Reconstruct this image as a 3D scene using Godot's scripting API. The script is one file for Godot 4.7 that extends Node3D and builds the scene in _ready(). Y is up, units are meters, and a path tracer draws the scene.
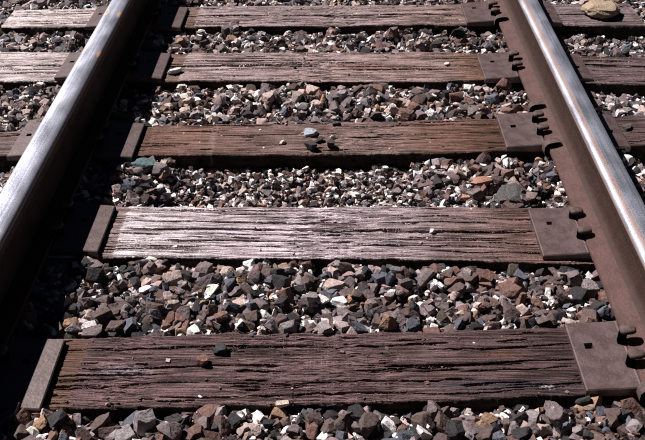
extends Node3D
# Railway track seen from above: x across the track, -z along it, y = 0 at the tops of the ties.

const RAIL_L := -0.757
const RAIL_R := 0.766
const RAIL_Y := 0.0178          # underside of the rail foot
const CAM := Vector3(0.0355, 1.384, 0.0)

var rng := RandomNumberGenerator.new()
var taken := {}
var nf := FastNoiseLite.new()    # fine gradient noise
var nl := FastNoiseLite.new()    # fractal noise
var rocks: Array = []            # angular stone shapes: {v, n, half}
var chips: Array = []
var rock_meshes: Array = []
var ties: Array = []             # {xs, zf, zb} used to keep stones out

# ---------------------------------------------------------------- helpers
func numbered(n: String) -> String:
	if not taken.has(n):
		taken[n] = 0
		return n
	taken[n] += 1
	return "%s_%03d" % [n, taken[n]]

func tag(o: Node, label: String, category: String, group := "") -> void:
	o.set_meta("label", label)
	o.set_meta("category", category)
	if group != "":
		o.set_meta("group", group)

func base(called: String, at := Vector3.ZERO, turn := 0.0) -> Node3D:
	var o := Node3D.new()
	o.name = numbered(called)
	add_child(o)
	o.position = at
	o.rotation.y = turn
	return o

func part(called: String, mesh: Mesh, mat: Material, parent: Node) -> MeshInstance3D:
	var o := MeshInstance3D.new()
	o.name = called
	o.mesh = mesh
	if mat:
		o.material_override = mat
	parent.add_child(o, true)
	return o

func lin(r: float, g: float, b: float) -> Color:
	return Color(r, g, b).linear_to_srgb()

func arr_mesh(v: PackedVector3Array, n: PackedVector3Array, c = null, uv = null, idx = null) -> ArrayMesh:
	var a := []
	a.resize(Mesh.ARRAY_MAX)
	a[Mesh.ARRAY_VERTEX] = v
	a[Mesh.ARRAY_NORMAL] = n
	if c != null: a[Mesh.ARRAY_COLOR] = c
	if uv != null: a[Mesh.ARRAY_TEX_UV] = uv
	if idx != null: a[Mesh.ARRAY_INDEX] = idx
	var m := ArrayMesh.new()
	m.add_surface_from_arrays(Mesh.PRIMITIVE_TRIANGLES, a)
	return m

func noise_img(size: int, freq: float, sd: int, oct := 4) -> Image:
	var n := FastNoiseLite.new()
	n.seed = sd
	n.frequency = freq
	n.noise_type = FastNoiseLite.TYPE_SIMPLEX_SMOOTH
	n.fractal_type = FastNoiseLite.FRACTAL_FBM
	n.fractal_octaves = oct
	var im := n.get_seamless_image(size, size)
	im.convert(Image.FORMAT_RGBA8)
	return im

func normal_tex(size: int, freq: float, sd: int, k: float, oct := 5) -> ImageTexture:
	var im := noise_img(size, freq, sd, oct)
	im.bump_map_to_normal_map(k)
	im.generate_mipmaps()
	return ImageTexture.create_from_image(im)

# two colours (linear) mixed by noise, with fine speckle of a third
func mottled_tex(size: int, f1: float, f2: float, sd: int, a: Color, b: Color, s: Color, amount: float) -> ImageTexture:
	var i1 := noise_img(size, f1, sd, 5)
	var i2 := noise_img(size, f2, sd + 1, 2)
	var out := Image.create(size, size, true, Image.FORMAT_RGB8)
	for y in size:
		for x in size:
			var t := i1.get_pixel(x, y).r
			var u := i2.get_pixel(x, y).r
			var c := a.lerp(b, smoothstep(0.25, 0.75, t))
			c = c.lerp(s, smoothstep(1.0 - amount, 1.0 - amount * 0.6, u))
			out.set_pixel(x, y, c.linear_to_srgb())
	out.generate_mipmaps()
	return ImageTexture.create_from_image(out)

func mat(rough: float, metal := 0.0) -> StandardMaterial3D:
	var m := StandardMaterial3D.new()
	m.roughness = rough
	m.metallic = metal
	m.metallic_specular = 0.35
	return m

func triplanar(m: StandardMaterial3D, per_metre: float) -> void:
	m.uv1_triplanar = true
	m.uv1_world_triplanar = true
	m.uv1_scale = Vector3.ONE * per_metre

# ---------------------------------------------------------------- stones
# a convex block cut by random planes: crushed rock with flat broken faces
func make_rock(r: RandomNumberGenerator, cuts: int, pull := 0.62, far := 1.04) -> Dictionary:
	var hx := 0.5
	var hy := r.randf_range(0.19, 0.38)
	var hz := r.randf_range(0.26, 0.46)
	var c := []
	for i in 8:
		c.append(Vector3(hx if i & 1 else -hx, hy if i & 2 else -hy, hz if i & 4 else -hz))
	var polys: Array = []
	for q in [[0, 1, 3, 2], [4, 6, 7, 5], [0, 4, 5, 1], [2, 3, 7, 6], [0, 2, 6, 4], [1, 5, 7, 3]]:
		polys.append([c[q[0]], c[q[1]], c[q[2]], c[q[3]]])
	for k in cuts:
		var n := Vector3(r.randfn(), r.randfn(), r.randfn()).normalized()
		# support distance of the ellipsoid in this direction, pulled in by a random amount
		var d: float = Vector3(n.x * hx, n.y * hy, n.z * hz).length() * r.randf_range(pull, far)
		var np: Array = []
		var cap: Array = []
		for p in polys:
			var o: Array = []
			for i in p.size():
				var a: Vector3 = p[i]
				var b: Vector3 = p[(i + 1) % p.size()]
				var da := n.dot(a) - d
				var db := n.dot(b) - d
				if da <= 0.0: o.append(a)
				if (da < 0.0) != (db < 0.0) and absf(da - db) > 1e-7:
					var x := a.lerp(b, da / (da - db))
					o.append(x)
					cap.append(x)
			if o.size() >= 3: np.append(o)
		if cap.size() >= 3:
			var ce := Vector3.ZERO
			for x in cap: ce += x
			ce /= cap.size()
			var u := n.cross(Vector3.UP if absf(n.y) < 0.9 else Vector3.RIGHT).normalized()
			var w := n.cross(u)
			cap.sort_custom(func(a, b): return atan2((a - ce).dot(w), (a - ce).dot(u)) < atan2((b - ce).dot(w), (b - ce).dot(u)))
			var cl: Array = []
			for x in cap:
				if cl.is_empty() or cl[-1].distance_to(x) > 1e-4: cl.append(x)
			if cl.size() >= 3: np.append(cl)
		polys = np
	var v := PackedVector3Array()
	var nn := PackedVector3Array()
	for p in polys:
		var nrm := Vector3.ZERO
		for i in p.size():
			nrm += p[i].cross(p[(i + 1) % p.size()])
		if nrm.length() < 1e-6: continue
		nrm = nrm.normalized()
		var flip := false
		if nrm.dot(p[0]) < 0.0:
			nrm = -nrm
			flip = true
		for i in range(1, p.size() - 1):
			v.append(p[0])
			if flip:
				v.append(p[i]); v.append(p[i + 1])
			else:
				v.append(p[i + 1]); v.append(p[i])
			for k in 3: nn.append(nrm)
	return {"v": v, "n": nn, "h": Vector3(hx, hy, hz)}

# the same block with its faces divided, chipped and pitted, edges slightly worn
func chipped(src: Dictionary, levels: int, sd: float, amp := 1.0) -> Dictionary:
	var v: PackedVector3Array = src.v
	for l in levels:
		var o := PackedVector3Array()
		for i in range(0, v.size(), 3):
			var a := v[i]; var b := v[i + 1]; var c := v[i + 2]
			var ab := (a + b) * 0.5; var bc := (b + c) * 0.5; var ca := (c + a) * 0.5
			for q in [a, ab, ca, ab, b, bc, ca, bc, c, ab, bc, ca]: o.append(q)
		v = o
	for i in v.size():
		var p := v[i]
		var k := nl.get_noise_3d(p.x * 190.0 + sd, p.y * 190.0, p.z * 190.0) * 0.085 + nf.get_noise_3d(p.x * 900.0 + sd, p.y * 900.0, p.z * 900.0) * 0.022
		v[i] = p * (1.0 + k * amp - 0.10 * maxf(0.0, p.length() - 0.36))
	var fn := PackedVector3Array()
	var acc := {}
	for i in range(0, v.size(), 3):
		var n := (v[i + 2] - v[i]).cross(v[i + 1] - v[i])
		fn.append(n.normalized())
		for k in 3:
			var key := Vector3i(v[i + k] * 4000.0)
			acc[key] = acc.get(key, Vector3.ZERO) + n
	var nn := PackedVector3Array()
	for i in v.size():
		var m: Vector3 = acc[Vector3i(v[i] * 4000.0)]
		nn.append((fn[i / 3] * 0.55 + m.normalized() * 0.45).normalized())
	return {"v": v, "n": nn, "h": src.h}

const PAL := [
	[0.095, 0.066, 0.062, 22], [0.150, 0.117, 0.122, 18], [0.028, 0.025, 0.028, 19], [0.085, 0.090, 0.115, 8],
	[0.155, 0.088, 0.074, 10], [0.28, 0.175, 0.115, 3], [0.38, 0.295, 0.28, 14], [0.74, 0.71, 0.71, 15], [0.23, 0.198, 0.208, 11]]

func stone_tone(x: float, z: float) -> int:
	# rusty brown near the inner side of the right rail, greyer outside the left rail, more pale chips further on
	var w := []
	var tot := 0.0
	var rusty := smoothstep(0.25, 0.6, x) * (1.0 - smoothstep(0.85, 0.95, x))
	var grey := 1.0 - smoothstep(-0.95, -0.7, x) + smoothstep(0.9, 1.0, x)
	var far := smoothstep(1.7, 2.2, -z)
	for i in PAL.size():
		var k: float = PAL[i][3]
		if i in [0, 4]: k *= 1.0 + rusty * 1.3 - grey * 0.75
		if i in [6, 7]: k *= 1.0 - rusty * 0.45 + far * 0.7 + grey * 0.8
		if i in [3, 8]: k *= 1.0 + grey * 1.6
		if i == 5: k *= 1.0 - grey * 0.7
		k = maxf(k, 0.0)
		w.append(k)
		tot += k
	var t := rng.randf() * tot
	for i in w.size():
		t -= w[i]
		if t <= 0.0: return i
	return 0

const CELL := 0.004
const GX0 := -1.76
const GZ0 := -4.64
const GW := 880
const GH := 985
var hm := PackedFloat32Array()
var tieid := PackedByteArray()
var placed: Array = []     # {t: Transform3D, rock, tone, size, top}

func target_level(x: float, z: float) -> float:
	var t := -0.019 + nl.get_noise_2d(x * 260.0, z * 260.0) * 0.016
	if z > -1.36: t += 0.004                        # well filled in front of the nearest tie
	if x > 0.93: t -= 0.022                         # ballast lies lower outside the right rail
	return t

func drop(x: float, z: float, size: float, rock: Dictionary, tone: int, flat: float, limit: bool) -> bool:
	var ri := size * 0.40
	var i0 := int((x - GX0) / CELL)
	var j0 := int((z - GZ0) / CELL)
	if i0 < 14 or j0 < 14 or i0 >= GW - 14 or j0 >= GH - 14: return false
	if tieid[j0 * GW + i0] > 0: return false
	if limit and hm[j0 * GW + i0] > target_level(x, z): return false
	var rc := maxi(1, int(ri / CELL))
	var sum := 0.0
	var cnt := 0
	var mx := -1.0
	for dj in range(-rc, rc + 1):
		var row := (j0 + dj) * GW + i0
		for di in range(-rc, rc + 1):
			if di * di + dj * dj > rc * rc: continue
			if tieid[row + di] > 0:
				if di * di + dj * dj < rc * rc * 0.3: return false
				continue
			var h := hm[row + di]
			sum += h
			cnt += 1
			mx = maxf(mx, h)
	if cnt == 0: return false
	var hh: float = rock.h.y * size
	var y: float = lerpf(sum / cnt, mx, 0.5) + hh * 0.55
	var b := Basis(Vector3(rng.randfn(), 0.0, rng.randfn()).normalized(), rng.randfn() * flat) * Basis(Vector3.UP, rng.randf() * TAU)
	var top := y + hh * 0.9
	for dj in range(-rc, rc + 1):
		var row := (j0 + dj) * GW + i0
		for di in range(-rc, rc + 1):
			var q := float(di * di + dj * dj) / float(rc * rc)
			if q > 1.0: continue
			var hv := y + hh * (0.9 - 0.7 * q)
			if hv > hm[row + di]: hm[row + di] = hv
	placed.append({"t": Transform3D(b.scaled(Vector3.ONE * size), Vector3(x, y, z)), "rock": rock, "tone": tone, "size": size, "top": top, "j": 0.0})
	return true

# ---------------------------------------------------------------- ties
func interp(xs: Array, ys: Array, x: float) -> float:
	if x <= xs[0]: return ys[0] + (ys[1] - ys[0]) / (xs[1] - xs[0]) * (x - xs[0])
	for i in range(1, xs.size()):
		if x <= xs[i] or i == xs.size() - 1:
			return ys[i - 1] + (ys[i] - ys[i - 1]) / (xs[i] - xs[i - 1]) * (x - xs[i - 1])
	return ys[-1]

func ramp(stops: Array, x: float) -> Color:
	if x <= stops[0][0]: return stops[0][1]
	for i in range(1, stops.size()):
		if x <= stops[i][0]:
			return stops[i - 1][1].lerp(stops[i][1], smoothstep(stops[i - 1][0], stops[i][0], x))
	return stops[-1][1]

# cfg: xs, zf, zb (edge lines), dx, rows, tones [[x, weathered, raw]], splits [[x0, x1, u, width, depth]], rough, chew [[x, halfwidth]], marks
func make_tie(cfg: Dictionary, wood: Material, sd: int) -> MeshInstance3D:
	var off := sd * 37.3
	var xl: Array = []
	var x := -1.295
	while x < 1.295:
		xl.append(x)
		var fine: bool = x > cfg.fine[0] and x < cfg.fine[1]
		x += cfg.dx if fine else 0.012
	xl.append(1.295)
	var top: int = cfg.rows
	var sides := [-0.15, -0.11, -0.08, -0.06, -0.045, -0.034, -0.025, -0.018, -0.012, -0.008]
	var ns := sides.size()
	var nr := top + 1 + ns * 2
	var nc := xl.size()
	var v := PackedVector3Array(); v.resize(nc * nr)
	var nm := PackedVector3Array(); nm.resize(nc * nr)
	var col := PackedColorArray(); col.resize(nc * nr)
	var uv := PackedVector2Array(); uv.resize(nc * nr)
	var r := RandomNumberGenerator.new()
	r.seed = 500 + sd
	# long drying cracks
	var cracks: Array = cfg.splits.duplicate()
	for k in int(cfg.cracks):
		var l := pow(r.randf(), 2.5) * 0.45 + 0.03
		var c := r.randf_range(cfg.fine[0], cfg.fine[1])
		cracks.append([c - l * 0.5, c + l * 0.5, r.randf_range(0.05, 0.95), r.randf_range(0.0012, 0.0027), r.randf_range(0.006, 0.022)])
	for i in nc:
		x = xl[i]
		var zf: float = interp(cfg.xs, cfg.zf, x)
		var zb: float = interp(cfg.xs, cfg.zb, x)
		var wd := zf - zb
		var chew := 0.0
		for ch in cfg.chew:
			chew = maxf(chew, 1.0 - smoothstep(ch[1] * 0.5, ch[1], absf(x - ch[0] + nl.get_noise_2d(x * 900.0, off) * 0.03)))
		# ragged long edges
		var ef := nl.get_noise_2d(x * 700.0, off + 11.0) * 0.006 + nf.get_noise_2d(x * 9000.0, off) * 0.0012
		var eb := nl.get_noise_2d(x * 700.0, off + 91.0) * 0.006 + nf.get_noise_2d(x * 9000.0, off + 50.0) * 0.0012
		var rf := 0.006 + 0.006 * clampf(nl.get_noise_2d(x * 420.0, off + 31.0) + 0.4, 0.0, 1.0)
		var active: Array = []
		for c in cracks:
			if x > c[0] and x < c[1]:
				var t: float = (x - c[0]) / (c[1] - c[0])
				var taper := sqrt(clampf(minf(t, 1.0 - t) * 6.0, 0.0, 1.0))
				var zc: float = zb + wd * c[2] + nl.get_noise_2d(x * 330.0 + off, c[2] * 900.0) * 0.007 + nf.get_noise_2d(x * 2500.0, c[2] * 700.0) * 0.0008
				active.append([zc, c[3] * (0.35 + 0.65 * taper) * (0.95 + 0.5 * nl.get_noise_2d(x * 1500.0, c[2] * 500.0)), c[4] * taper])
		var wear: Color = ramp(cfg.tones_w, x) * cfg.wear
		var raw: Color = ramp(cfg.tones_r, x) * cfg.raw
		for k in nr:
			var y := 0.0
			var z := 0.0
			var side := false
			if k < ns:
				y = sides[k]; z = zf + ef; side = true
			elif k >= nr - ns:
				y = sides[nr - 1 - k]; z = zb - eb; side = true
			else:
				var u := float(k - ns) / float(top)
				# rows gathered slightly at the edges
				z = lerpf(zf + ef, zb - eb, u)
			var zn := z - y if k < ns else z + y       # the surface unrolled over the arris
			uv[i * nr + k] = Vector2(x / 0.55 + sd * 0.37, zn / 0.28 + sd * 0.21)
			var zz := zn + chew * nl.get_noise_2d(x * 1100.0, zn * 2600.0 + off) * 0.0035
			var gx := x * (1.0 + 0.0)
			# fibres: ridged long grooves at three scales
			var wob := nl.get_noise_2d(gx * 220.0 + off, zz * 400.0) * 0.007
			var a := nl.get_noise_2d(gx * 170.0 + off, (zz + wob) * 6500.0)
			var b := nf.get_noise_2d(gx * 480.0 + off, (zz + wob) * 22000.0)
			var d := nf.get_noise_2d(gx * 1500.0 - off, (zz + wob) * 52000.0)
			var deepm := smoothstep(-0.25, 0.35, nl.get_noise_2d(gx * 300.0, z * 1500.0 + off + 70.0))
			var h: float = a * 0.0020 * cfg.groove + b * 0.0011 + d * 0.0006
			h -= (1.0 - smoothstep(0.0, 0.10, absf(a))) * 0.0034 * deepm * cfg.groove
			h -= (1.0 - smoothstep(0.0, 0.16, absf(b))) * 0.0013 * deepm * cfg.groove
			if chew > 0.0:
				h += chew * (nl.get_noise_2d(x * 900.0 + off, zn * 6500.0) * 0.0036 + nf.get_noise_2d(x * 2200.0, zn * 30000.0) * 0.0014 - 0.002)
			h *= cfg.rough
			for c in active:
				var q: float = absf(z - c[0]) / c[1]
				if q < 1.0: h -= c[2] * (1.0 - q * q * q)
			h += nl.get_noise_2d(x * 120.0, z * 300.0 + off) * 0.0035
			# rounded, broken arrises
			if not side:
				var e := minf(zf + ef - z, z - zb + eb)
				if e < rf:
					var s := 1.0 - e / rf
					y -= rf * (1.0 - sqrt(maxf(0.0, 1.0 - s * s))) * 0.9
			var scar := 0.0
			for sc in cfg.scars:
				scar = maxf(scar, smoothstep(sc[0] - 0.004, sc[0] + 0.004, x + b * 0.004) * (1.0 - smoothstep(sc[1] - 0.004, sc[1] + 0.004, x + a * 0.005 + b * 0.003)))
			h -= scar * 0.0025
			if side:
				z += (h * 1.6) * (1.0 if k < ns else -1.0)
				v[i * nr + k] = Vector3(x, y - rf * 0.9 * 0.5, z)
			else:
				v[i * nr + k] = Vector3(x, y + h, z)
			# silvered fibres over brown heartwood, some sheen painted into the whiter left parts
			var m: float = 0.5 + a * 1.2 + b * 0.8 + nl.get_noise_2d(x * 260.0 + off, z * 1600.0 - off) * 0.7
			m += d * 0.25
			var cc := raw.lerp(wear, clampf(m, 0.0, 1.0))
			var pt := nl.get_noise_2d(x * 900.0 - off, z * 1500.0)
			cc = cc * (1.0 + 0.4 * pt + 0.4 * d + 0.3 * b) * cfg.gain
			if scar > 0.0:
				cc = cc.lerp(Color(0.115, 0.066, 0.043) * (1.0 + 0.5 * b), scar * 0.75)
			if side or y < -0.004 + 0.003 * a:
				# shade of the unlit flanks painted into the colour, as dark as creosote
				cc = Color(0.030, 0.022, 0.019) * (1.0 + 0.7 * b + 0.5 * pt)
			for mk in cfg.marks:
				var q2 := Vector2((x - mk[0]) / mk[2], (z - mk[1]) / mk[3]).length()
				if q2 < 1.5:
					var sp: float = nf.get_noise_2d(x * 26000.0, z * 30000.0) + nl.get_noise_2d(x * 4000.0, z * 6000.0) * 0.8
					cc = cc.lerp(mk[4], mk[5] * smoothstep(0.15, 0.4, sp + (1.0 - q2) * 0.7))
			cc = Color(cc.r, cc.g * 0.965, cc.b)
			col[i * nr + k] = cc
	var idx := PackedInt32Array()
	idx.resize((nc - 1) * (nr - 1) * 6)
	var p := 0
	for i in nc - 1:
		for k in nr - 1:
			var q := i * nr + k
			idx[p] = q; idx[p + 1] = q + 1; idx[p + 2] = q + nr
			idx[p + 3] = q + 1; idx[p + 4] = q + nr + 1; idx[p + 5] = q + nr
			p += 6
	for i in nc:
		for k in nr:
			var i1 := mini(i + 1, nc - 1); var i2 := maxi(i - 1, 0)
			var k1 := mini(k + 1, nr - 1); var k2 := maxi(k - 1, 0)
			var n := (v[i * nr + k2] - v[i * nr + k1]).cross(v[i1 * nr + k] - v[i2 * nr + k])
			n = n.normalized()
			nm[i * nr + k] = n
	# end caps: close the ends and the underside
	for e in [0, nc - 1]:
		var st := v.size()
		var q := Vector3(-1 if e == 0 else 1, 0, 0)
		var cen := Vector3(v[e * nr].x, -0.07, (v[e * nr].z + v[e * nr + nr - 1].z) * 0.5)
		v.append(cen); uv.append(Vector2.ZERO); nm.append(q); col.append(cfg.tones_r[0][1])
		for k in nr:
			v.append(v[e * nr + k]); uv.append(Vector2(v[e * nr + k].z, v[e * nr + k].y) * 3.0); nm.append(q); col.append(cfg.tones_r[0][1])
		for k in nr:
			var k2 := (k + 1) % nr
			idx.append(st); idx.append(st + 1 + (k if e == 0 else k2)); idx.append(st + 1 + (k2 if e == 0 else k))
	var st2 := v.size()
	for c in [[0, 0], [nc - 1, 0], [nc - 1, nr - 1], [0, nr - 1]]:
		v.append(v[c[0] * nr + c[1]]); uv.append(Vector2.ZERO); nm.append(Vector3.DOWN); col.append(cfg.tones_r[0][1])
	for q in [0, 1, 2, 0, 2, 3]: idx.append(st2 + q)
	var o := MeshInstance3D.new()
	o.mesh = arr_mesh(v, nm, col, uv, idx)
	o.material_override = wood
	return o

# ---------------------------------------------------------------- steel parts
func rail_profile() -> Array:
	var half := [[0.070, 0.0], [0.0705, 0.008], [0.0685, 0.0112], [0.0450, 0.0158], [0.0240, 0.0225], [0.0150, 0.0285], [0.0105, 0.037], [0.0085, 0.050], [0.0080, 0.080], [0.0090, 0.108], [0.0120, 0.1175], [0.0180, 0.1225], [0.0300, 0.1270], [0.0345, 0.1300], [0.0358, 0.1340], [0.0358, 0.1520]]
	return half

func sweep(prof: Array, z0: float, z1: float, steps: int, smooth_deg: float, closed: bool, jitter := 0.0, voff := 0.0) -> ArrayMesh:
	# prof: Vector2 list (x, y), swept along z; u runs across the profile, v along the length in metres
	var st := SurfaceTool.new()
	st.begin(Mesh.PRIMITIVE_TRIANGLES)
	var n := prof.size()
	var m := n if closed else n - 1
	var lens := [0.0]
	for i in range(1, n): lens.append(lens[-1] + prof[i].distance_to(prof[i - 1]))
	var total: float = lens[-1]
	for s in steps:
		var za := lerpf(z0, z1, float(s) / steps)
		var zb := lerpf(z0, z1, float(s + 1) / steps)
		for i in m:
			var j := (i + 1) % n
			var a: Vector2 = prof[i]
			var b: Vector2 = prof[j]
			# per-face normals, softened with the neighbours when the bend is gentle
			var e := (b - a).normalized()
			var nrm := Vector2(e.y, -e.x)
			var na := nrm
			var nb := nrm
			var ip := (i - 1 + n) % n if (closed or i > 0) else -1
			if ip >= 0:
				var ep: Vector2 = (prof[i] - prof[ip]).normalized()
				if absf(rad_to_deg(ep.angle_to(e))) < smooth_deg: na = (nrm + Vector2(ep.y, -ep.x)).normalized()
			var jn := (j + 1) % n if (closed or j < n - 1) else -1
			if jn >= 0:
				var en: Vector2 = (prof[jn] - prof[j]).normalized()
				if absf(rad_to_deg(en.angle_to(e))) < smooth_deg: nb = (nrm + Vector2(en.y, -en.x)).normalized()
			var ja := nl.get_noise_2d(za * 60.0, 5.0) * jitter
			var jb := nl.get_noise_2d(zb * 60.0, 5.0) * jitter
			var P := [Vector3(a.x + ja, a.y, za), Vector3(b.x + ja, b.y, za), Vector3(b.x + jb, b.y, zb), Vector3(a.x + jb, a.y, zb)]
			var N := [Vector3(na.x, na.y, 0), Vector3(nb.x, nb.y, 0), Vector3(nb.x, nb.y, 0), Vector3(na.x, na.y, 0)]
			var ua: float = lens[i] / total
			var ub: float = lens[j] / total if j > 0 else 1.0
			var T := [Vector2(ua, za + voff), Vector2(ub, za + voff), Vector2(ub, zb + voff), Vector2(ua, zb + voff)]
			for q in [0, 1, 2, 0, 2, 3]:
				st.set_normal(N[q]); st.set_uv(T[q]); st.add_vertex(P[q])
	if closed:
		var pts := PackedVector2Array()
		for q in prof: pts.append(q)
		var tri := Geometry2D.triangulate_polygon(pts)
		for e in [[z0, 1.0], [z1, -1.0]]:
			for q in tri:
				st.set_normal(Vector3(0, 0, e[1] * (1.0 if z0 > z1 else -1.0))); st.set_uv(Vector2.ZERO); st.add_vertex(Vector3(prof[q].x, prof[q].y, e[0]))
	st.index()
	return st.commit()

# a plate whose height follows x, with bevelled rim and square punched holes
func plate_mesh(holes: Array, seedv: int) -> ArrayMesh:
	var xs := [-0.191, -0.1885, -0.15, -0.110, -0.0795, -0.0765, -0.0735, -0.0730, 0.0730, 0.0735, 0.0765, 0.0795, 0.110, 0.15, 0.1885, 0.191]
	var zs := [-0.110, -0.1075, -0.05, 0.0, 0.05, 0.1075, 0.110]
	for h in holes:
		for q in [h[0] - h[2], h[0] + h[2]]: xs.append(q)
		for q in [h[1] - h[2], h[1] + h[2]]: zs.append(q)
	xs.sort(); zs.sort()
	var hgt := func(x: float, z: float) -> float:
		var a := absf(x)
		var y := 0.0
		if a < 0.0732: y = 0.0172
		elif a < 0.0737: y = 0.0225
		elif a < 0.0796: y = 0.0235 - (a - 0.0735) * 0.3
		else: y = lerpf(0.0205, 0.0125, (a - 0.0795) / 0.1115)
		if a > 0.1905 or absf(z) > 0.109: y -= 0.0025
		return y
	var solid := func(i: int, j: int) -> bool:
		if i < 0 or j < 0 or i >= xs.size() - 1 or j >= zs.size() - 1: return false
		var cx: float = (xs[i] + xs[i + 1]) * 0.5
		var cz: float = (zs[j] + zs[j + 1]) * 0.5
		for h in holes:
			if absf(cx - h[0]) < h[2] and absf(cz - h[1]) < h[2]: return false
		return true
	var st := SurfaceTool.new()
	st.begin(Mesh.PRIMITIVE_TRIANGLES)
	var quad := func(a: Vector3, b: Vector3, c: Vector3, d: Vector3, out: Vector3):
		var n := (b - a).cross(c - a).normalized()
		if n.dot(out) < 0.0: n = -n
		for q in [a, b, c, a, c, d]:
			st.set_normal(n); st.add_vertex(q)
	for i in xs.size() - 1:
		for j in zs.size() - 1:
			if not solid.call(i, j): continue
			var x0: float = xs[i]; var x1: float = xs[i + 1]; var z0: float = zs[j]; var z1: float = zs[j + 1]
			var bot := -0.004
			quad.call(Vector3(x0, hgt.call(x0, z0), z0), Vector3(x1, hgt.call(x1, z0), z0), Vector3(x1, hgt.call(x1, z1), z1), Vector3(x0, hgt.call(x0, z1), z1), Vector3.UP)
			quad.call(Vector3(x0, bot, z0), Vector3(x0, bot, z1), Vector3(x1, bot, z1), Vector3(x1, bot, z0), Vector3.DOWN)
			if not solid.call(i - 1, j): quad.call(Vector3(x0, hgt.call(x0, z0), z0), Vector3(x0, hgt.call(x0, z1), z1), Vector3(x0, bot, z1), Vector3(x0, bot, z0), Vector3.LEFT)
			if not solid.call(i + 1, j): quad.call(Vector3(x1, hgt.call(x1, z0), z0), Vector3(x1, hgt.call(x1, z1), z1), Vector3(x1, bot, z1), Vector3(x1, bot, z0), Vector3.RIGHT)
			if not solid.call(i, j - 1): quad.call(Vector3(x0, hgt.call(x0, z0), z0), Vector3(x1, hgt.call(x1, z0), z0), Vector3(x1, bot, z0), Vector3(x0, bot, z0), Vector3.FORWARD)
			if not solid.call(i, j + 1): quad.call(Vector3(x0, hgt.call(x0, z1), z1), Vector3(x1, hgt.call(x1, z1), z1), Vector3(x1, bot, z1), Vector3(x0, bot, z1), Vector3.BACK)
	return st.commit()

# head of a cut spike: domed lip, offset over the rail foot (towards +x)
func spike_head() -> ArrayMesh:
	var st := SurfaceTool.new()
	st.begin(Mesh.PRIMITIVE_TRIANGLES)
	st.set_smooth_group(0)
	var rings := 8
	var seg := 14
	var P: Array = []
	for i in rings + 1:
		var t := PI * i / rings
		var row: Array = []
		for k in seg:
			var a := TAU * k / seg
			var ca := signf(cos(a)) * pow(absf(cos(a)), 0.6)
			var sa := signf(sin(a)) * pow(absf(sin(a)), 0.6)
			var rr := pow(sin(t), 0.42)
			var px := 0.0090 + ca * rr * 0.0185
			var pz := sa * rr * 0.0155 * (1.0 - 0.25 * clampf(ca, 0.0, 1.0))
			var py := cos(t) * (0.0080 if t < PI * 0.5 else 0.0055) - 0.06 * maxf(0.0, px - 0.012)
			row.append(Vector3(px, py, pz))
		P.append(row)
	for i in rings:
		for k in seg:
			var k2 := (k + 1) % seg
			for q in [P[i][k], P[i][k2], P[i + 1][k2], P[i][k], P[i + 1][k2], P[i + 1][k]]:
				st.add_vertex(q)
	st.index()
	st.generate_normals()
	return st.commit()

func spike_shank() -> ArrayMesh:
	var st := SurfaceTool.new()
	st.begin(Mesh.PRIMITIVE_TRIANGLES)
	var lv := [[-0.12, 0.003], [-0.095, 0.0078], [0.002, 0.0078]]
	for i in lv.size() - 1:
		for k in 8:
			var P: Array = []
			for q in [[i, k], [i + 1, k], [i + 1, k + 1], [i, k + 1]]:
				var a: float = PI / 8.0 + (floor(q[1] / 2.0) * 0.5 + (q[1] % 2) * 0.5 * 0.24) * PI - 0.0
				# chamfered square
				var r: float = lv[q[0]][1]
				var c := Vector2.from_angle(floor(float(q[1]) / 2.0) * PI * 0.5 + (0.62 if q[1] % 2 == 0 else 0.95))
				P.append(Vector3(c.x * r * 1.3, lv[q[0]][0], c.y * r * 1.3))
			var n: Vector3 = (P[1] - P[0]).cross(P[2] - P[0]).normalized()
			if n.dot(Vector3(P[0].x + P[2].x, 0, P[0].z + P[2].z)) < 0.0: n = -n
			for q in [0, 1, 2, 0, 2, 3]:
				st.set_normal(n); st.add_vertex(P[q])
	return st.commit()

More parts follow.
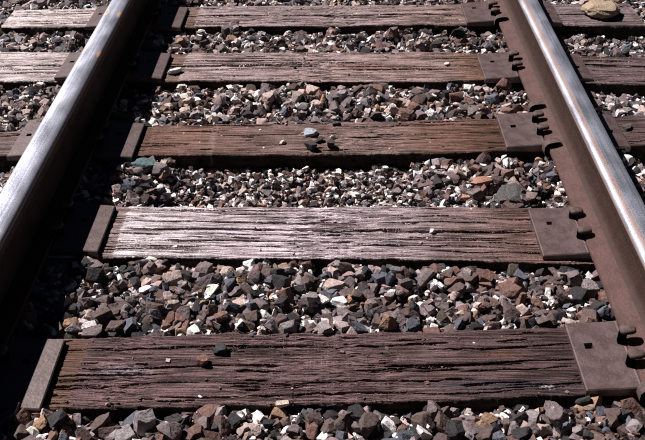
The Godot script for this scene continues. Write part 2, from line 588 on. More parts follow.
func _ready() -> void:
	# ------------------------------------------------ camera
	var cam := Camera3D.new()
	cam.name = "camera"
	add_child(cam)
	cam.position = CAM
	cam.rotation_degrees = Vector3(-33.5, 0.68, 0.0)
	cam.fov = rad_to_deg(2.0 * atan(220.0 / 917.0))
	cam.near = 0.05
	cam.far = 2000.0
	cam.current = true
	# ------------------------------------------------ sky, exposure
	var env := Environment.new()
	var sm := ProceduralSkyMaterial.new()
	sm.sky_top_color = lin(0.0025, 0.0045, 0.011)
	sm.sky_horizon_color = lin(0.03, 0.04, 0.062)
	sm.sky_curve = 0.16
	sm.ground_bottom_color = lin(0.012, 0.011, 0.010)
	sm.ground_horizon_color = lin(0.03, 0.03, 0.032)
	sm.sun_angle_max = 0.0
	var sky := Sky.new()
	sky.sky_material = sm
	env.background_mode = Environment.BG_SKY
	env.sky = sky
	env.background_energy_multiplier = 1.0
	env.tonemap_mode = Environment.TONE_MAPPER_LINEAR
	env.tonemap_exposure = 2.02
	env.sdfgi_enabled = true
	env.ssao_enabled = true
	env.ssil_enabled = true
	var we := WorldEnvironment.new()
	we.name = "environment"
	we.environment = env
	add_child(we)
	# ------------------------------------------------ sun: high, from the left and a little ahead
	var sun := DirectionalLight3D.new()
	sun.name = "sun"
	add_child(sun)
	sun.basis = Basis.looking_at(Vector3(0.73, -1.0, 0.43).normalized(), Vector3.UP)
	sun.light_energy = 1.6
	sun.light_color = Color(1.0, 0.97, 0.955)
	sun.light_angular_distance = 0.5
	sun.shadow_enabled = true

	rng.seed = 20240
	nf.seed = 7
	nf.frequency = 0.01
	nf.noise_type = FastNoiseLite.TYPE_SIMPLEX
	nf.fractal_type = FastNoiseLite.FRACTAL_NONE
	nl.seed = 19
	nl.frequency = 0.01
	nl.noise_type = FastNoiseLite.TYPE_SIMPLEX_SMOOTH
	nl.fractal_type = FastNoiseLite.FRACTAL_FBM
	nl.fractal_octaves = 3

	# ------------------------------------------------ materials
	var grain := mottled_tex(512, 0.02, 0.09, 3, Color(0.62, 0.61, 0.60), Color(1, 1, 1), Color(0.5, 0.48, 0.48), 0.42)
	var stone_n := normal_tex(512, 0.03, 12, 9.0)
	var stone_mat := mat(0.85)
	stone_mat.vertex_color_use_as_albedo = true
	stone_mat.albedo_texture = grain
	stone_mat.normal_enabled = true
	stone_mat.normal_texture = stone_n
	stone_mat.normal_scale = 0.9
	triplanar(stone_mat, 7.0)
	var tone_mats: Array = []
	for q in PAL:
		var m: StandardMaterial3D = stone_mat.duplicate()
		m.vertex_color_use_as_albedo = false
		m.albedo_color = lin(q[0], q[1], q[2])
		tone_mats.append(m)
	var wood := mat(0.8)
	wood.vertex_color_use_as_albedo = true
	wood.metallic_specular = 0.3
	# fine fibres along the timber: short checks and streaks, u along the tie, v across it
	var fs := 1024
	var fh := Image.create(fs, fs, false, Image.FORMAT_RGBA8)
	var fa := Image.create(fs, fs, true, Image.FORMAT_RGB8)
	for y in fs:
		for x in fs:
			# blend two noise windows so that the texture closes on itself
			var t := smoothstep(0.0, 1.0, float(x) / fs)
			var f1 := lerpf(nf.get_noise_2d(x * 1.6 + 4000.0, y * 42.0), nf.get_noise_2d((x - fs) * 1.6 + 4000.0, y * 42.0), t)
			var f2 := lerpf(nf.get_noise_2d(x * 4.2, y * 95.0 + 900.0), nf.get_noise_2d((x - fs) * 4.2, y * 95.0 + 900.0), t)
			var f3 := lerpf(nl.get_noise_2d(x * 9.0, y * 17.0), nl.get_noise_2d((x - fs) * 9.0, y * 17.0), t)
			var ck := smoothstep(0.30, 0.62, f1 + f2 * 0.45) * smoothstep(-0.2, 0.15, f3)
			var hv := clampf(0.62 + f2 * 0.2 + f1 * 0.12 - ck * 0.5, 0.0, 1.0)
			fh.set_pixel(x, y, Color(hv, hv, hv))
			var g := clampf(0.80 + f2 * 0.16 + f3 * 0.22 + f1 * 0.10, 0.3, 1.0)
			fa.set_pixel(x, y, Color(g, g * (0.985 + f3 * 0.03), g * (0.985 + f3 * 0.05)).linear_to_srgb())
	fh.bump_map_to_normal_map(7.0)
	fh.generate_mipmaps()
	fa.generate_mipmaps()
	wood.albedo_texture = ImageTexture.create_from_image(fa)
	wood.normal_enabled = true
	wood.normal_texture = ImageTexture.create_from_image(fh)
	wood.normal_scale = 1.0
	var rust := mat(0.72)
	rust.albedo_texture = mottled_tex(512, 0.012, 0.16, 41, Color(0.054, 0.027, 0.024), Color(0.072, 0.038, 0.035), Color(0.11, 0.068, 0.062), 0.28)
	rust.normal_enabled = true
	rust.normal_texture = normal_tex(512, 0.06, 44, 3.0)
	rust.normal_scale = 0.6
	triplanar(rust, 2.6)
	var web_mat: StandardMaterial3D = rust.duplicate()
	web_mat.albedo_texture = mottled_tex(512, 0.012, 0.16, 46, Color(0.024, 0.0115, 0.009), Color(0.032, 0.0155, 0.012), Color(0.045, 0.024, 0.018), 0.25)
	var left_shade_mat: StandardMaterial3D = web_mat.duplicate()  # near-black copy: shade on the left rail's inner side put into the colour
	left_shade_mat.albedo_texture = mottled_tex(256, 0.012, 0.16, 47, Color(0.022, 0.014, 0.011), Color(0.04, 0.025, 0.019), Color(0.07, 0.05, 0.04), 0.2)
	var plate_mat := mat(0.5)
	plate_mat.metallic_specular = 0.7
	plate_mat.metallic = 0.25
	plate_mat.albedo_texture = mottled_tex(512, 0.014, 0.14, 51, Color(0.044, 0.024, 0.022), Color(0.074, 0.045, 0.047), Color(0.12, 0.085, 0.083), 0.30)
	plate_mat.normal_enabled = true
	plate_mat.normal_texture = normal_tex(512, 0.05, 54, 3.0)
	plate_mat.normal_scale = 0.22
	triplanar(plate_mat, 3.1)
	var spike_mat := mat(0.75)
	spike_mat.albedo_texture = mottled_tex(256, 0.03, 0.15, 61, Color(0.04, 0.026, 0.024), Color(0.075, 0.05, 0.046), Color(0.12, 0.085, 0.075), 0.25)
	triplanar(spike_mat, 9.0)

	# ------------------------------------------------ ground far around
	var soil := mat(0.95)
	soil.albedo_texture = mottled_tex(512, 0.03, 0.12, 71, Color(0.03, 0.025, 0.023), Color(0.07, 0.058, 0.053), Color(0.14, 0.12, 0.11), 0.25)
	triplanar(soil, 1.7)
	var gp := PlaneMesh.new()
	gp.size = Vector2(1200, 1200)
	var ground := part("ground", gp, soil, self)
	ground.position = Vector3(0, -0.155, 0)
	ground.set_meta("kind", "structure")

	# ------------------------------------------------ ties
	var W := func(a: float, b: float, c: float) -> Color: return Color(a, b, c)
	var cfgs := [
		{ # nearest: dark mauve brown, with a knot and pitch stains
			"xs": [-0.56, -0.2, 0.26, 0.575], "zf": [-1.373, -1.386, -1.402, -1.427], "zb": [-1.597, -1.618, -1.629, -1.650],
			"dx": 0.004, "rows": 230, "fine": [-0.78, 0.78], "cracks": 85, "groove": 0.35, "gain": 0.74, "wear": 1.15, "raw": 0.75, "rough": 1.0,
			"tones_w": [[-0.5, W.call(0.175, 0.112, 0.112)], [-0.1, W.call(0.17, 0.112, 0.11)], [0.2, W.call(0.152, 0.100, 0.098)], [0.5, W.call(0.105, 0.068, 0.066)]],
			"tones_r": [[-0.5, W.call(0.085, 0.052, 0.05)], [0.1, W.call(0.085, 0.052, 0.046)], [0.5, W.call(0.05, 0.031, 0.028)]],
			"splits": [[-0.52, -0.05, 0.47, 0.0028, 0.015], [0.1, 0.6, 0.52, 0.003, 0.016], [-0.2, 0.35, 0.72, 0.0026, 0.014], [-0.5, 0.1, 0.22, 0.0022, 0.012], [0.25, 0.6, 0.30, 0.0025, 0.014], [-0.15, 0.2, 0.88, 0.003, 0.016]],
			"chew": [[0.0, 0.26], [-0.42, 0.09]], "scars": [[-0.63, -0.515]],
			"marks": [[-0.415, -1.492, 0.045, 0.014, Color(0.27, 0.28, 0.33), 0.6], [0.40, -1.45, 0.13, 0.016, Color(0.035, 0.04, 0.055), 0.75], [0.42, -1.552, 0.035, 0.012, Color(0.17, 0.075, 0.04), 0.55], [0.50, -1.445, 0.011, 0.005, Color(0.5, 0.5, 0.53), 0.7]]},
		{ # bleached, split along the middle
			"xs": [-0.56, -0.27, 0.3, 0.578], "zf": [-1.912, -1.912, -1.911, -1.903], "zb": [-2.155, -2.158, -2.164, -2.163],
			"dx": 0.004, "rows": 215, "fine": [-0.80, 0.95], "cracks": 80, "groove": 0.6, "gain": 0.96, "wear": 1.15, "raw": 0.75, "rough": 1.15,
			"tones_w": [[-0.55, W.call(0.58, 0.545, 0.56)], [-0.1, W.call(0.48, 0.43, 0.46)], [0.2, W.call(0.35, 0.30, 0.315)], [0.36, W.call(0.20, 0.15, 0.146)], [0.56, W.call(0.15, 0.095, 0.082)], [0.9, W.call(0.3, 0.25, 0.25)]],
			"tones_r": [[-0.5, W.call(0.27, 0.215, 0.205)], [0.0, W.call(0.19, 0.14, 0.132)], [0.4, W.call(0.12, 0.08, 0.07)], [0.56, W.call(0.08, 0.045, 0.035)]],
			"splits": [[-0.52, 0.02, 0.46, 0.0042, 0.06], [-0.05, 0.56, 0.50, 0.004, 0.06], [-0.5, -0.15, 0.32, 0.003, 0.035], [-0.4, 0.1, 0.68, 0.003, 0.03], [0.1, 0.5, 0.75, 0.003, 0.014]],
			"chew": [[0.02, 0.15], [-0.02, 0.08]], "scars": [[-0.63, -0.528]], "marks": []},
		{ # reddish brown
			"xs": [-0.56, -0.3, 0.33, 0.578], "zf": [-2.446, -2.452, -2.468, -2.490], "zb": [-2.635, -2.655, -2.692, -2.705],
			"dx": 0.0045, "rows": 145, "fine": [-1.02, 1.02], "cracks": 50, "groove": 0.35, "gain": 0.78, "wear": 1.0, "raw": 0.75, "rough": 0.9,
			"tones_w": [[-0.9, W.call(0.24, 0.19, 0.18)], [-0.5, W.call(0.225, 0.128, 0.10)], [-0.1, W.call(0.26, 0.18, 0.16)], [0.15, W.call(0.27, 0.195, 0.175)], [0.4, W.call(0.215, 0.122, 0.095)], [0.58, W.call(0.14, 0.075, 0.05)], [0.95, W.call(0.13, 0.095, 0.095)]],
			"tones_r": [[-0.5, W.call(0.13, 0.072, 0.05)], [0.0, W.call(0.15, 0.098, 0.078)], [0.4, W.call(0.115, 0.064, 0.044)], [0.58, W.call(0.07, 0.036, 0.022)]],
			"splits": [[0.05, 0.4, 0.6, 0.002, 0.01]], "chew": [[0.1, 0.2]], "scars": [[-0.63, -0.535]],
			"marks": [[-0.34, -2.55, 0.008, 0.09, Color(0.36, 0.31, 0.30), 0.35]]},
		{ # pale, open split from end to end
			"xs": [-1.2, -0.5, 0.4, 0.58, 1.0], "zf": [-2.968, -2.985, -2.985, -2.998, -2.975], "zb": [-3.234, -3.230, -3.252, -3.240, -3.218],
			"dx": 0.005, "rows": 150, "fine": [-1.25, 1.2], "cracks": 80, "groove": 0.6, "gain": 0.76, "wear": 1.2, "raw": 0.7, "rough": 1.1,
			"tones_w": [[-1.1, W.call(0.60, 0.55, 0.54)], [-0.85, W.call(0.52, 0.46, 0.44)], [-0.5, W.call(0.40, 0.32, 0.31)], [0.0, W.call(0.36, 0.285, 0.275)], [0.4, W.call(0.29, 0.21, 0.19)], [0.58, W.call(0.17, 0.10, 0.068)], [0.95, W.call(0.15, 0.11, 0.108)]],
			"tones_r": [[-1.1, W.call(0.30, 0.25, 0.24)], [-0.4, W.call(0.19, 0.135, 0.12)], [0.3, W.call(0.18, 0.11, 0.085)], [0.58, W.call(0.10, 0.052, 0.03)], [0.95, W.call(0.09, 0.062, 0.06)]],
			"splits": [[-1.29, 0.0, 0.50, 0.0060, 0.085], [-0.02, 0.58, 0.62, 0.003, 0.016], [-0.5, 0.1, 0.3, 0.0026, 0.012], [0.9, 1.29, 0.35, 0.005, 0.06]],
			"chew": [[-0.02, 0.12]], "scars": [[-0.63, -0.51]], "marks": [[0.14, -3.10, 0.08, 0.02, Color(0.30, 0.14, 0.07), 0.55]]},
		{ # farthest: pale mauve, split
			"xs": [-1.33, -0.55, 0.44, 1.27], "zf": [-3.477, -3.491, -3.524, -3.523], "zb": [-3.668, -3.722, -3.755, -3.779],
			"dx": 0.0055, "rows": 120, "fine": [-1.29, 1.29], "cracks": 70, "groove": 0.7, "gain": 0.87, "wear": 1.2, "raw": 0.7, "rough": 1.1,
			"tones_w": [[-1.1, W.call(0.62, 0.57, 0.56)], [-0.8, W.call(0.50, 0.44, 0.42)], [-0.5, W.call(0.33, 0.27, 0.265)], [0.1, W.call(0.29, 0.235, 0.235)], [0.5, W.call(0.25, 0.185, 0.165)], [0.95, W.call(0.19, 0.15, 0.152)]],
			"tones_r": [[-1.1, W.call(0.32, 0.27, 0.25)], [-0.4, W.call(0.15, 0.11, 0.105)], [0.4, W.call(0.13, 0.088, 0.076)], [0.95, W.call(0.10, 0.075, 0.075)]],
			"splits": [[-0.6, 0.3, 0.52, 0.0055, 0.08], [0.25, 1.29, 0.5, 0.005, 0.07], [-1.2, -0.85, 0.85, 0.003, 0.015]],
			"chew": [[0.06, 0.1]], "scars": [[-0.63, -0.52]], "marks": []}]
	var tie_labels := [
		"dark mauve-brown weathered timber tie nearest the camera, with two loose stones on it",
		"bleached whitish timber tie split along the middle, second from the front",
		"reddish-brown smooth timber tie with a cluster of stones on it, third from the front",
		"pale timber tie with a long open split, fourth from the front",
		"greyish-mauve split timber tie farthest away, carrying a big tan rock at its right"]
	for i in cfgs.size():
		var c: Dictionary = cfgs[i]
		ties.append(c)
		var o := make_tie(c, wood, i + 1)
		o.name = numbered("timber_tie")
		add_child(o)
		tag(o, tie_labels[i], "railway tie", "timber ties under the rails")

	# ------------------------------------------------ rails
	var names := ["left", "right"]
	for s in 2:
		var cx: float = RAIL_L if s == 0 else RAIL_R
		var r := base("rail", Vector3(cx, RAIL_Y, 0))
		var half := rail_profile()
		# profile points run up the right side and down the left: the foot to its fifth point, the web and head above
		for pc in [["foot", 0, 5, rust if s == 1 else web_mat], ["web", 4, half.size(), web_mat if s == 1 else left_shade_mat]]:  # left rail takes dark materials, its shaded side painted in
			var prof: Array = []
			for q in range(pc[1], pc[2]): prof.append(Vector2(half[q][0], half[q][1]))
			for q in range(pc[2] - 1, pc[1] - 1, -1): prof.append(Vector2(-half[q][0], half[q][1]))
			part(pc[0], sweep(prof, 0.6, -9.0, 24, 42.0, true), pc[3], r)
		var tp: Array = []
		for q in [[0.0358, 0.1520], [0.0356, 0.1555], [0.0345, 0.1590], [0.0325, 0.1620], [0.0295, 0.1645], [0.0250, 0.1663], [0.0180, 0.1677], [0.0090, 0.1685], [0.0, 0.1688]]:
			tp.append(Vector2(q[0], q[1]))
		for q in range(7, -1, -1): tp.append(Vector2(-tp[q].x, tp[q].y))
		var steel := mat(0.4, 0.9)
		var W2 := 128
		var H2 := 2048
		var al := Image.create(W2, H2, true, Image.FORMAT_RGB8)
		var rg := Image.create(W2, H2, true, Image.FORMAT_RGB8)
		for y in H2:
			for x in W2:
				var u := (x + 0.5) / W2            # 0 = right side of the head, 1 = left side
				var vm := float(y) / H2 * 4.0
				var sp := nf.get_noise_2d(x * 60.0, vm * 17000.0 + s * 999.0)
				var st := nl.get_noise_2d(u * 900.0, vm * 90.0 + s * 555.0)
				var big := nl.get_noise_2d(u * 120.0 + 40.0, vm * 500.0 + s * 77.0)
				var c := Color(0.45, 0.47, 0.56)
				var ro := 0.43 + st * 0.06 + sp * 0.08 + big * 0.08
				c = c * (1.0 + st * 0.12 + sp * 0.22 + big * 0.2)
				var rust_shade := 0.0
				if s == 1:
					# dull line of rust specks just inside the running edge
					var stripe := smoothstep(0.58, 0.66, u + st * 0.04) * (1.0 - smoothstep(0.76, 0.82, u + sp * 0.02))
					rust_shade = stripe * smoothstep(-0.35, 0.35, sp + st * 0.5)
					rust_shade = maxf(rust_shade, smoothstep(0.93, 0.97, u) * 0.95)
					rust_shade = maxf(rust_shade, (1.0 - smoothstep(0.03, 0.10, u + st * 0.04)) * 0.8)
				else:
					rust_shade = maxf((1.0 - smoothstep(0.10, 0.22, u + st * 0.05 + sp * 0.04)) * 0.8, smoothstep(0.76, 0.90, u + st * 0.05 + sp * 0.04) * 0.75)  # left head's sides darkened in colour, painted shade beside the bright middle
				c = c.lerp((Color(0.30, 0.175, 0.125) if s == 1 else Color(0.12, 0.085, 0.085)) * (1.0 + sp * 0.3), rust_shade)
				ro = lerpf(ro, 0.75, rust_shade)
				c.a = 1.0
				al.set_pixel(x, y, c.linear_to_srgb())
				rg.set_pixel(x, y, Color(ro, ro, ro))
		if s == 0:
			# small orange rust blotches on the far stretch of the left rail head
			for q in [[0.16, -2.79], [0.84, -2.83], [0.20, -3.14], [0.74, -3.16]]:
				var yy := int(fposmod(q[1], 4.0) / 4.0 * H2)
				for dy in range(-14, 15):
					for dx in range(-16, 17):
						var k := Vector2(dx / 8.0, dy / 12.0).length() + nf.get_noise_2d(dx * 1400.0 + yy * 77.0, dy * 700.0) * 0.55 + 0.15
						if k < 1.0:
							var px := clampi(int(q[0] * W2) + dx, 0, W2 - 1)
							al.set_pixel(px, posmod(yy + dy, H2), lin(0.50, 0.27, 0.12))
							rg.set_pixel(px, posmod(yy + dy, H2), Color(0.9, 0.9, 0.9))
		al.generate_mipmaps()
		rg.generate_mipmaps()
		steel.albedo_texture = ImageTexture.create_from_image(al)
		steel.roughness_texture = ImageTexture.create_from_image(rg)
		steel.roughness = 1.0
		steel.uv1_scale = Vector3(1, 0.25, 1)
		part("running_surface", sweep(tp, 0.6, -9.0, 12, 60.0, false), steel, r)
		if s == 0: tag(r, "left steel rail with bright silvery worn head and orange rust spots", "rail", "steel rails of the track")
		else: tag(r, "right steel rail with brown foot and rust-streaked bluish head", "rail", "steel rails of the track")

	# ------------------------------------------------ tie plates, spikes, anchors
	var which := ["nearest", "bleached second", "reddish third", "pale fourth", "farthest"]
	var on := ["on the dark nearest tie", "on the bleached second tie", "on the reddish third tie", "on the pale split fourth tie", "on the farthest tie"]
	var zc := [[-1.465, -1.537], [-2.030, -2.024], [-2.522, -2.599], [-3.086, -3.095], [-3.565, -3.630]]
	var holes_r := [[[-0.155, -0.028, 0.0095], [0.153, 0.03, 0.0095]], [[-0.148, -0.035, 0.0075], [0.15, 0.02, 0.009]], [[-0.15, -0.02, 0.009], [0.152, 0.012, 0.010]], [[-0.145, -0.03, 0.008], [0.155, 0.015, 0.009]], [[-0.145, -0.04, 0.008], [0.15, 0.02, 0.008]]]
	var hd := spike_head()
	var sh := spike_shank()
	var inner_z := [[-1.572, -1.497], [-2.080, -1.985], [-2.640, -2.555], [-3.120, -3.040], [-3.648, -3.579]]
	var ord := ["far", "near"]
	for i in 5:
		for s in 2:
			var left := s == 0
			var cx: float = RAIL_L if left else RAIL_R
			var hs: Array = holes_r[i]
			if left:
				hs = [[-0.158, -0.02, 0.008], [0.124, -0.03, 0.008]]
			var pm := part(numbered("tie_plate"), plate_mesh(hs, i), plate_mat, self)
			pm.position = Vector3(cx + rng.randf_range(-0.003, 0.003), 0.0, zc[i][s])
			pm.rotation.y = deg_to_rad(rng.randf_range(-0.6, 0.6))
			tag(pm, "grey-brown steel tie plate under the %s rail %s" % [names[s], on[i]], "tie plate", "steel tie plates under the rails")
			# two spikes on the gauge side, one on the field side
			for k in 3:
				var gauge := k < 2
				var dirx := (1.0 if left else -1.0) * (1.0 if gauge else -1.0)     # side of the rail on which the shank stands
				var z: float = inner_z[i][k] if gauge else zc[i][s] + (0.035 if i % 2 == 0 else -0.035)
				if gauge and left: z += zc[i][0] - zc[i][1] + rng.randf_range(-0.015, 0.015)
				var lift := rng.randf_range(0.041, 0.049)
				if i == 0 and not left: lift = 0.056 if k == 0 else 0.051
				var sp := base("rail_spike", Vector3(cx + dirx * 0.0805, lift, z), (PI if dirx > 0.0 else 0.0) + rng.randf_range(-0.15, 0.15))
				var h1 := part("head", hd, spike_mat, sp)
				h1.rotation.z = rng.randf_range(-0.03, 0.12)
				part("shank", sh, spike_mat, sp)
				var lab := ""
				if gauge: lab = "%s of two rusty spikes inside the %s rail %s" % [["farther", "nearer"][k], names[s], on[i]]
				else: lab = "rusty rail spike outside the %s rail %s" % [names[s], on[i]]
				tag(sp, lab, "spike", "rail spikes holding the rails")
	# rail anchors: bent bars hooked round the rail foot beside a tie
	var anc: Array = []
	# hook over the gauge-side foot edge, bar beneath, short upturn on the far side
	for q in [[-0.040, 0.0245], [-0.038, 0.0300], [-0.050, 0.0310], [-0.070, 0.0285], [-0.080, 0.0240], [-0.0865, 0.0150], [-0.0865, -0.0040], [-0.080, -0.0170], [-0.060, -0.0210], [0.060, -0.0190], [0.078, -0.0150], [0.0830, 0.0], [0.0780, 0.0060], [0.0730, 0.0], [0.068, -0.0030], [-0.068, -0.0030], [-0.0735, 0.0], [-0.0735, 0.0120], [-0.068, 0.0140]]:
		anc.append(Vector2(q[0], q[1]))
	anc.reverse()
	var am := sweep(anc, 0.014, -0.014, 1, 50.0, true)
	var al2 := [["rail anchor clipped to the right rail foot beside the nearest tie", -1.405], ["rail anchor on the right rail foot, far side of the reddish third tie", -2.726], ["rail anchor on the right rail foot, near side of the reddish third tie", -2.470], ["rail anchor on the right rail foot, near side of the farthest tie", -3.496]]
	for a in al2:
		var o := part(numbered("rail_anchor"), am, spike_mat, self)
		o.position = Vector3(RAIL_R, RAIL_Y, a[1])
		o.rotation.y = rng.randf_range(-0.1, 0.1)
		tag(o, a[0], "rail anchor", "rail anchors on the right rail")

	# ------------------------------------------------ ballast
	var ballast := base("ballast")
	ballast.set_meta("kind", "structure")
	hm.resize(GW * GH)
	tieid.resize(GW * GH)
	for i in GW:
		var x := GX0 + (i + 0.5) * CELL
		var spans: Array = []
		for c in ties:
			spans.append([interp(c.xs, c.zb, x) - 0.002, interp(c.xs, c.zf, x) + 0.002])
		for j in GH:
			var z := GZ0 + (j + 0.5) * CELL
			hm[j * GW + i] = -0.066 + (-0.022 if x > 0.93 else 0.0)
			if absf(x) < 1.3:
				for sp in spans:
					if z > sp[0] and z < sp[1]: tieid[j * GW + i] = 1
	var rr := RandomNumberGenerator.new()
	rr.seed = 77
	for k in 44:
		rocks.append(make_rock(rr, rr.randi_range(7, 10)))
	for k in 16:
		chips.append(make_rock(rr, 5))
	for k in rocks.size():
		rocks[k]["id"] = k
		var hi := chipped(rocks[k], 2, k * 31.0)
		rock_meshes.append(arr_mesh(hi.v, hi.n))
		rocks[k]["mid"] = chipped(rocks[k], 1, k * 31.0)
	# sub-base of packed grit under the stones
	var bm := PlaneMesh.new()
	bm.size = Vector2(5.2, 12.0)
	var bed := part("packed_grit", bm, soil, ballast)
	bed.position = Vector3(0, -0.068, -4.5)

	# trapezoid of the bed that the view can reach, with a margin to each side
	var tries := 84000
	for k in tries:
		var z := -rng.randf_range(0.95, 4.35)
		var hw := 0.62 + (-z - 1.0) * 0.26 + 0.32
		var x := rng.randf_range(-hw, hw)
		var size := clampf(0.0250 * exp(rng.randfn() * 0.42), 0.011, 0.052)
		if z < -1.7: size *= 0.96
		# finer, paler chips in the bay between second and third tie
		if z < -2.1 and z > -2.5 and nl.get_noise_2d(x * 180.0, 40.0) - absf(x + 0.2) * 0.35 > -0.15: size *= 0.62
		var tone := stone_tone(x, z)
		if tone == 7 and size > 0.040: tone = 1
		if tone == 6 and size > 0.050: tone = 8
		drop(x, z, size, rocks[rng.randi() % rocks.size()], tone, 0.75, true)
	var n_big := placed.size()
	# grit and chips between the stones
	for k in 30000:
		var z := -rng.randf_range(1.0, 4.2)
		var hw := 0.62 + (-z - 1.0) * 0.26 + 0.25
		var x := rng.randf_range(-hw, hw)
		var gi := int((z - GZ0) / CELL) * GW + int((x - GX0) / CELL)
		if hm[gi] > target_level(x, z) + 0.002: continue
		drop(x, z, clampf(0.0125 * exp(rng.randfn() * 0.32), 0.006, 0.021), chips[rng.randi() % chips.size()], 7 if rng.randf() < 0.16 else stone_tone(x, z), 0.6, false)
	# grit strewn on the ties
	for k in 420:
		var c: Dictionary = ties[rng.randi() % ties.size()]
		var x := rng.randf_range(-1.2, 1.2)
		if absf(absf(x) - 0.76) < 0.22: continue
		var u := rng.randf()
		u = u * u * (0.5 if rng.randf() < 0.5 else 1.0)
		if rng.randf() < 0.5: u = 1.0 - u
		var z := lerpf(interp(c.xs, c.zb, x) + 0.008, interp(c.xs, c.zf, x) - 0.008, u)
		var sz := clampf(0.006 * exp(rng.randfn() * 0.35), 0.003, 0.012)
		placed.append({"t": Transform3D(Basis(Vector3.UP, rng.randf() * TAU).scaled(Vector3.ONE * sz), Vector3(x, -0.0005, z)), "rock": chips[rng.randi() % chips.size()], "tone": stone_tone(x, z), "size": sz, "top": 1.0, "j": 0.0})
	var keep: Array = []
	var kept_big := 0
	for i in placed.size():
		var p: Dictionary = placed[i]
		var seen := false
		var ii := int((p.t.origin.x - GX0) / CELL)
		var jj := int((p.t.origin.z - GZ0) / CELL)
		var rc := int(p.size * 0.42 / CELL)
		for o in [[0, 0], [rc, 0], [-rc, 0], [0, rc], [0, -rc]]:
			if hm[(jj + o[1]) * GW + ii + o[0]] < p.top + 0.003: seen = true
		if seen:
			keep.append(p)
			if i < n_big: kept_big += 1
	placed = keep
	n_big = kept_big
	print("stones ", n_big, " all ", placed.size())
	# the largest ones in view become parts of their own
	var right := cam.global_basis.x
	var upv := cam.global_basis.y
	var fwd := -cam.global_basis.z
	var order: Array = []
	for i in n_big:
		var p: Dictionary = placed[i]
		var w: Vector3 = p.t.origin - CAM
		var dd := w.dot(fwd)
		var sx := w.dot(right) / dd * 917.0
		var sy := w.dot(upv) / dd * 917.0
		if absf(sx) > 320.0 or absf(sy) > 217.0: continue
		if p.t.origin.x < -0.62 and p.t.origin.x > -0.95: continue
		if p.t.origin.x > 0.69 and p.t.origin.x < 0.93: continue
		var ii := int((p.t.origin.x - GX0) / CELL)
		var jj := int((p.t.origin.z - GZ0) / CELL)
		if hm[jj * GW + ii] > p.top + 0.006: continue
		order.append([p.size / dd, i])
	order.sort_custom(func(a, b): return a[0] > b[0])
	var single := {}
	for k in mini(290, order.size()):
		var p: Dictionary = placed[order[k][1]]
		single[order[k][1]] = true
		var o := part("stone", rock_meshes[p.rock.id], tone_mats[p.tone], ballast)
		o.transform = p.t
	var finer := {}
	for k in range(290, mini(1700, order.size())): finer[order[k][1]] = true
	var V := PackedVector3Array()
	var N := PackedVector3Array()
	var C := PackedColorArray()
	for i in placed.size():
		if single.has(i): continue
		var p: Dictionary = placed[i]
		var src: Dictionary = p.rock.mid if finer.has(i) else p.rock
		V.append_array(p.t * src.v)
		N.append_array(Transform3D(p.t.basis.orthonormalized(), Vector3.ZERO) * src.n)
		var q: Array = PAL[p.tone]
		var k := rng.randf_range(0.72, 1.28)
		var cc := PackedColorArray()
		cc.resize(src.v.size())
		cc.fill(Color(minf(q[0] * k * rng.randf_range(0.93, 1.07), 0.8), minf(q[1] * k, 0.8), minf(q[2] * k * rng.randf_range(0.93, 1.07), 0.8)))
		C.append_array(cc)
	print("gravel tris ", V.size() / 3)
	var gr := part("gravel", arr_mesh(V, N, C), stone_mat, ballast)
	gr.set_meta("kind", "stuff")

	# ------------------------------------------------ stones lying loose on the ties
	# x, z, size, flatness, tone, turn, label
	var loose := [
		[-0.212, -1.553, 0.036, 0.75, Color(0.035, 0.04, 0.045), 0.3, "dark charcoal stone lying on the nearest tie", 0.0],
		[-0.245, -1.513, 0.030, 0.9, Color(0.16, 0.085, 0.07), 1.1, "reddish-brown pebble lying on the nearest tie", 0.0],
		[-0.066, -1.392, 0.034, 0.7, Color(0.48, 0.42, 0.36), 0.2, "pale tan pebble on the front edge of the nearest tie", -0.006],
		[0.306, -2.035, 0.020, 0.9, Color(0.66, 0.66, 0.70), 0.6, "white pebble in the crack of the bleached second tie", -0.002],
		[-0.033, -2.585, 0.045, 0.5, Color(0.34, 0.37, 0.43), 0.1, "flat pale blue stone on the reddish third tie", 0.0],
		[-0.005, -2.535, 0.034, 0.75, Color(0.03, 0.03, 0.034), 0.8, "black stone in the middle of the cluster on the reddish third tie", 0.0],
		[-0.034, -2.495, 0.042, 0.7, Color(0.04, 0.036, 0.036), 2.0, "black stone at the front left of the cluster on the reddish third tie", 0.0],
		[0.037, -2.560, 0.020, 1.1, Color(0.62, 0.57, 0.50), 0.4, "small whitish stone right of the cluster on the reddish third tie", 0.0],
		[0.032, -2.505, 0.030, 0.85, Color(0.045, 0.035, 0.03), 1.4, "dark upright stone front right in the cluster on the reddish third tie", 0.0],
		[-0.118, -2.525, 0.022, 0.9, Color(0.5, 0.47, 0.43), 0.9, "small pale cube-like stone left of the cluster on the reddish third tie", 0.0],
		[0.050, -2.655, 0.030, 0.5, Color(0.05, 0.05, 0.055), 0.2, "small dark flat stone at the back edge of the reddish third tie", 0.0],
		[1.140, -3.640, 0.160, 0.62, Color(0.33, 0.255, 0.185), 0.15, "big rounded tan rock on the right end of the farthest tie", 0.0],
		[-0.535, -3.045, 0.056, 0.6, Color(0.62, 0.64, 0.62), 0.7, "whitish stone beside the left plate of the pale fourth tie", 0.0],
		[0.455, -3.130, 0.032, 0.6, Color(0.55, 0.48, 0.42), 0.5, "small pale stone on the right part of the pale fourth tie", 0.0],
		[0.616, -1.553, 0.016, 0.9, Color(0.36, 0.24, 0.15), 0.5, "tan chip added for the lit wood in the hole of the nearest right tie plate", 0.001],  # chip added in place of sunlit wood at the hole's bottom
		[0.985, -2.640, 0.034, 0.8, Color(0.09, 0.075, 0.08), 0.5, "dark pebble on the third tie outside the right rail", 0.0]]
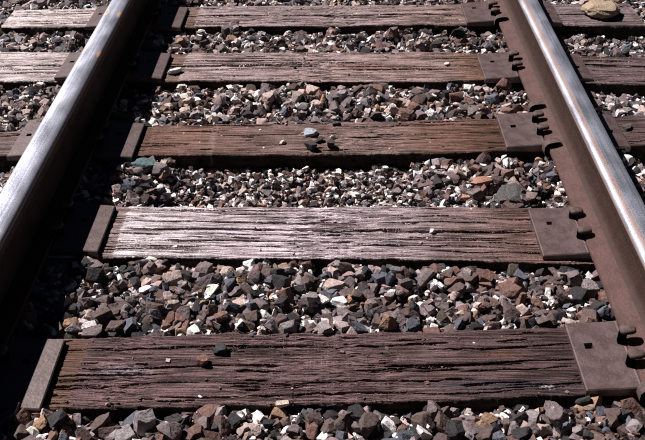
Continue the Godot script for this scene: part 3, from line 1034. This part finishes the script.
	for q in loose:
		var src := chipped(make_rock(rr, 10, 0.66, 1.0) if q[2] < 0.1 else make_rock(rr, 46, 0.9, 1.0), 2, q[0] * 900.0, 0.8 if q[2] < 0.1 else 1.5)
		var bs: Basis = Basis(Vector3.UP, q[5]).scaled(Vector3(1, q[3] * 1.25, 1)) * q[2]
		var lo := 1.0
		for w in src.v: lo = minf(lo, (bs * w).y)
		var m: StandardMaterial3D = stone_mat.duplicate()
		m.vertex_color_use_as_albedo = false
		m.albedo_color = q[4].linear_to_srgb()
		var o := part(numbered("loose_stone"), arr_mesh(src.v, src.n), m, self)
		o.transform = Transform3D(bs, Vector3(q[0], -lo - 0.002 + q[7], q[1]))
		tag(o, q[6], "stone", "stones lying on the ties")
	# large stones set on top of the ballast
	var slabs := [
		[-0.540, -2.400, 0.085, 0.5, Color(0.075, 0.115, 0.125), 0.1, "blue-green flat stone at the left front edge of the reddish third tie", -0.012],
		[0.555, -2.245, 0.115, 0.42, Color(0.085, 0.08, 0.085), 0.2, "large dark grey slab in the ballast behind the bleached tie's right plate", -0.024],
		[0.470, -2.325, 0.062, 0.5, Color(0.30, 0.155, 0.12), 0.4, "reddish flat stone left of the large dark slab", -0.022],
		[0.425, -2.250, 0.062, 0.5, Color(0.42, 0.23, 0.15), -0.3, "orange-pink flat stone in front of the reddish one", -0.024],
		[0.205, -1.870, 0.056, 0.9, Color(0.12, 0.115, 0.125), 0.9, "large grey block stone at the front edge of the bleached tie", -0.03],
		[-0.095, -1.865, 0.058, 0.8, Color(0.25, 0.165, 0.135), 0.5, "large pinkish-brown stone near the front edge of the bleached tie", -0.034]]
	for q in slabs:
		var rk: int = rr.randi() % rocks.size()
		var bs: Basis = Basis(Vector3.UP, q[5]).scaled(Vector3(1, q[3] * 1.25, 1)) * q[2]
		var m: StandardMaterial3D = stone_mat.duplicate()
		m.vertex_color_use_as_albedo = false
		m.albedo_color = q[4].linear_to_srgb()
		var lo := 1.0
		for w in rocks[rk].v: lo = minf(lo, (bs * w).y)
		var o := part(numbered("loose_stone"), rock_meshes[rk], m, self)
		o.transform = Transform3D(bs, Vector3(q[0], q[7] - lo - 0.008, q[1]))
		tag(o, q[6], "stone", "large stones lying on the ballast")
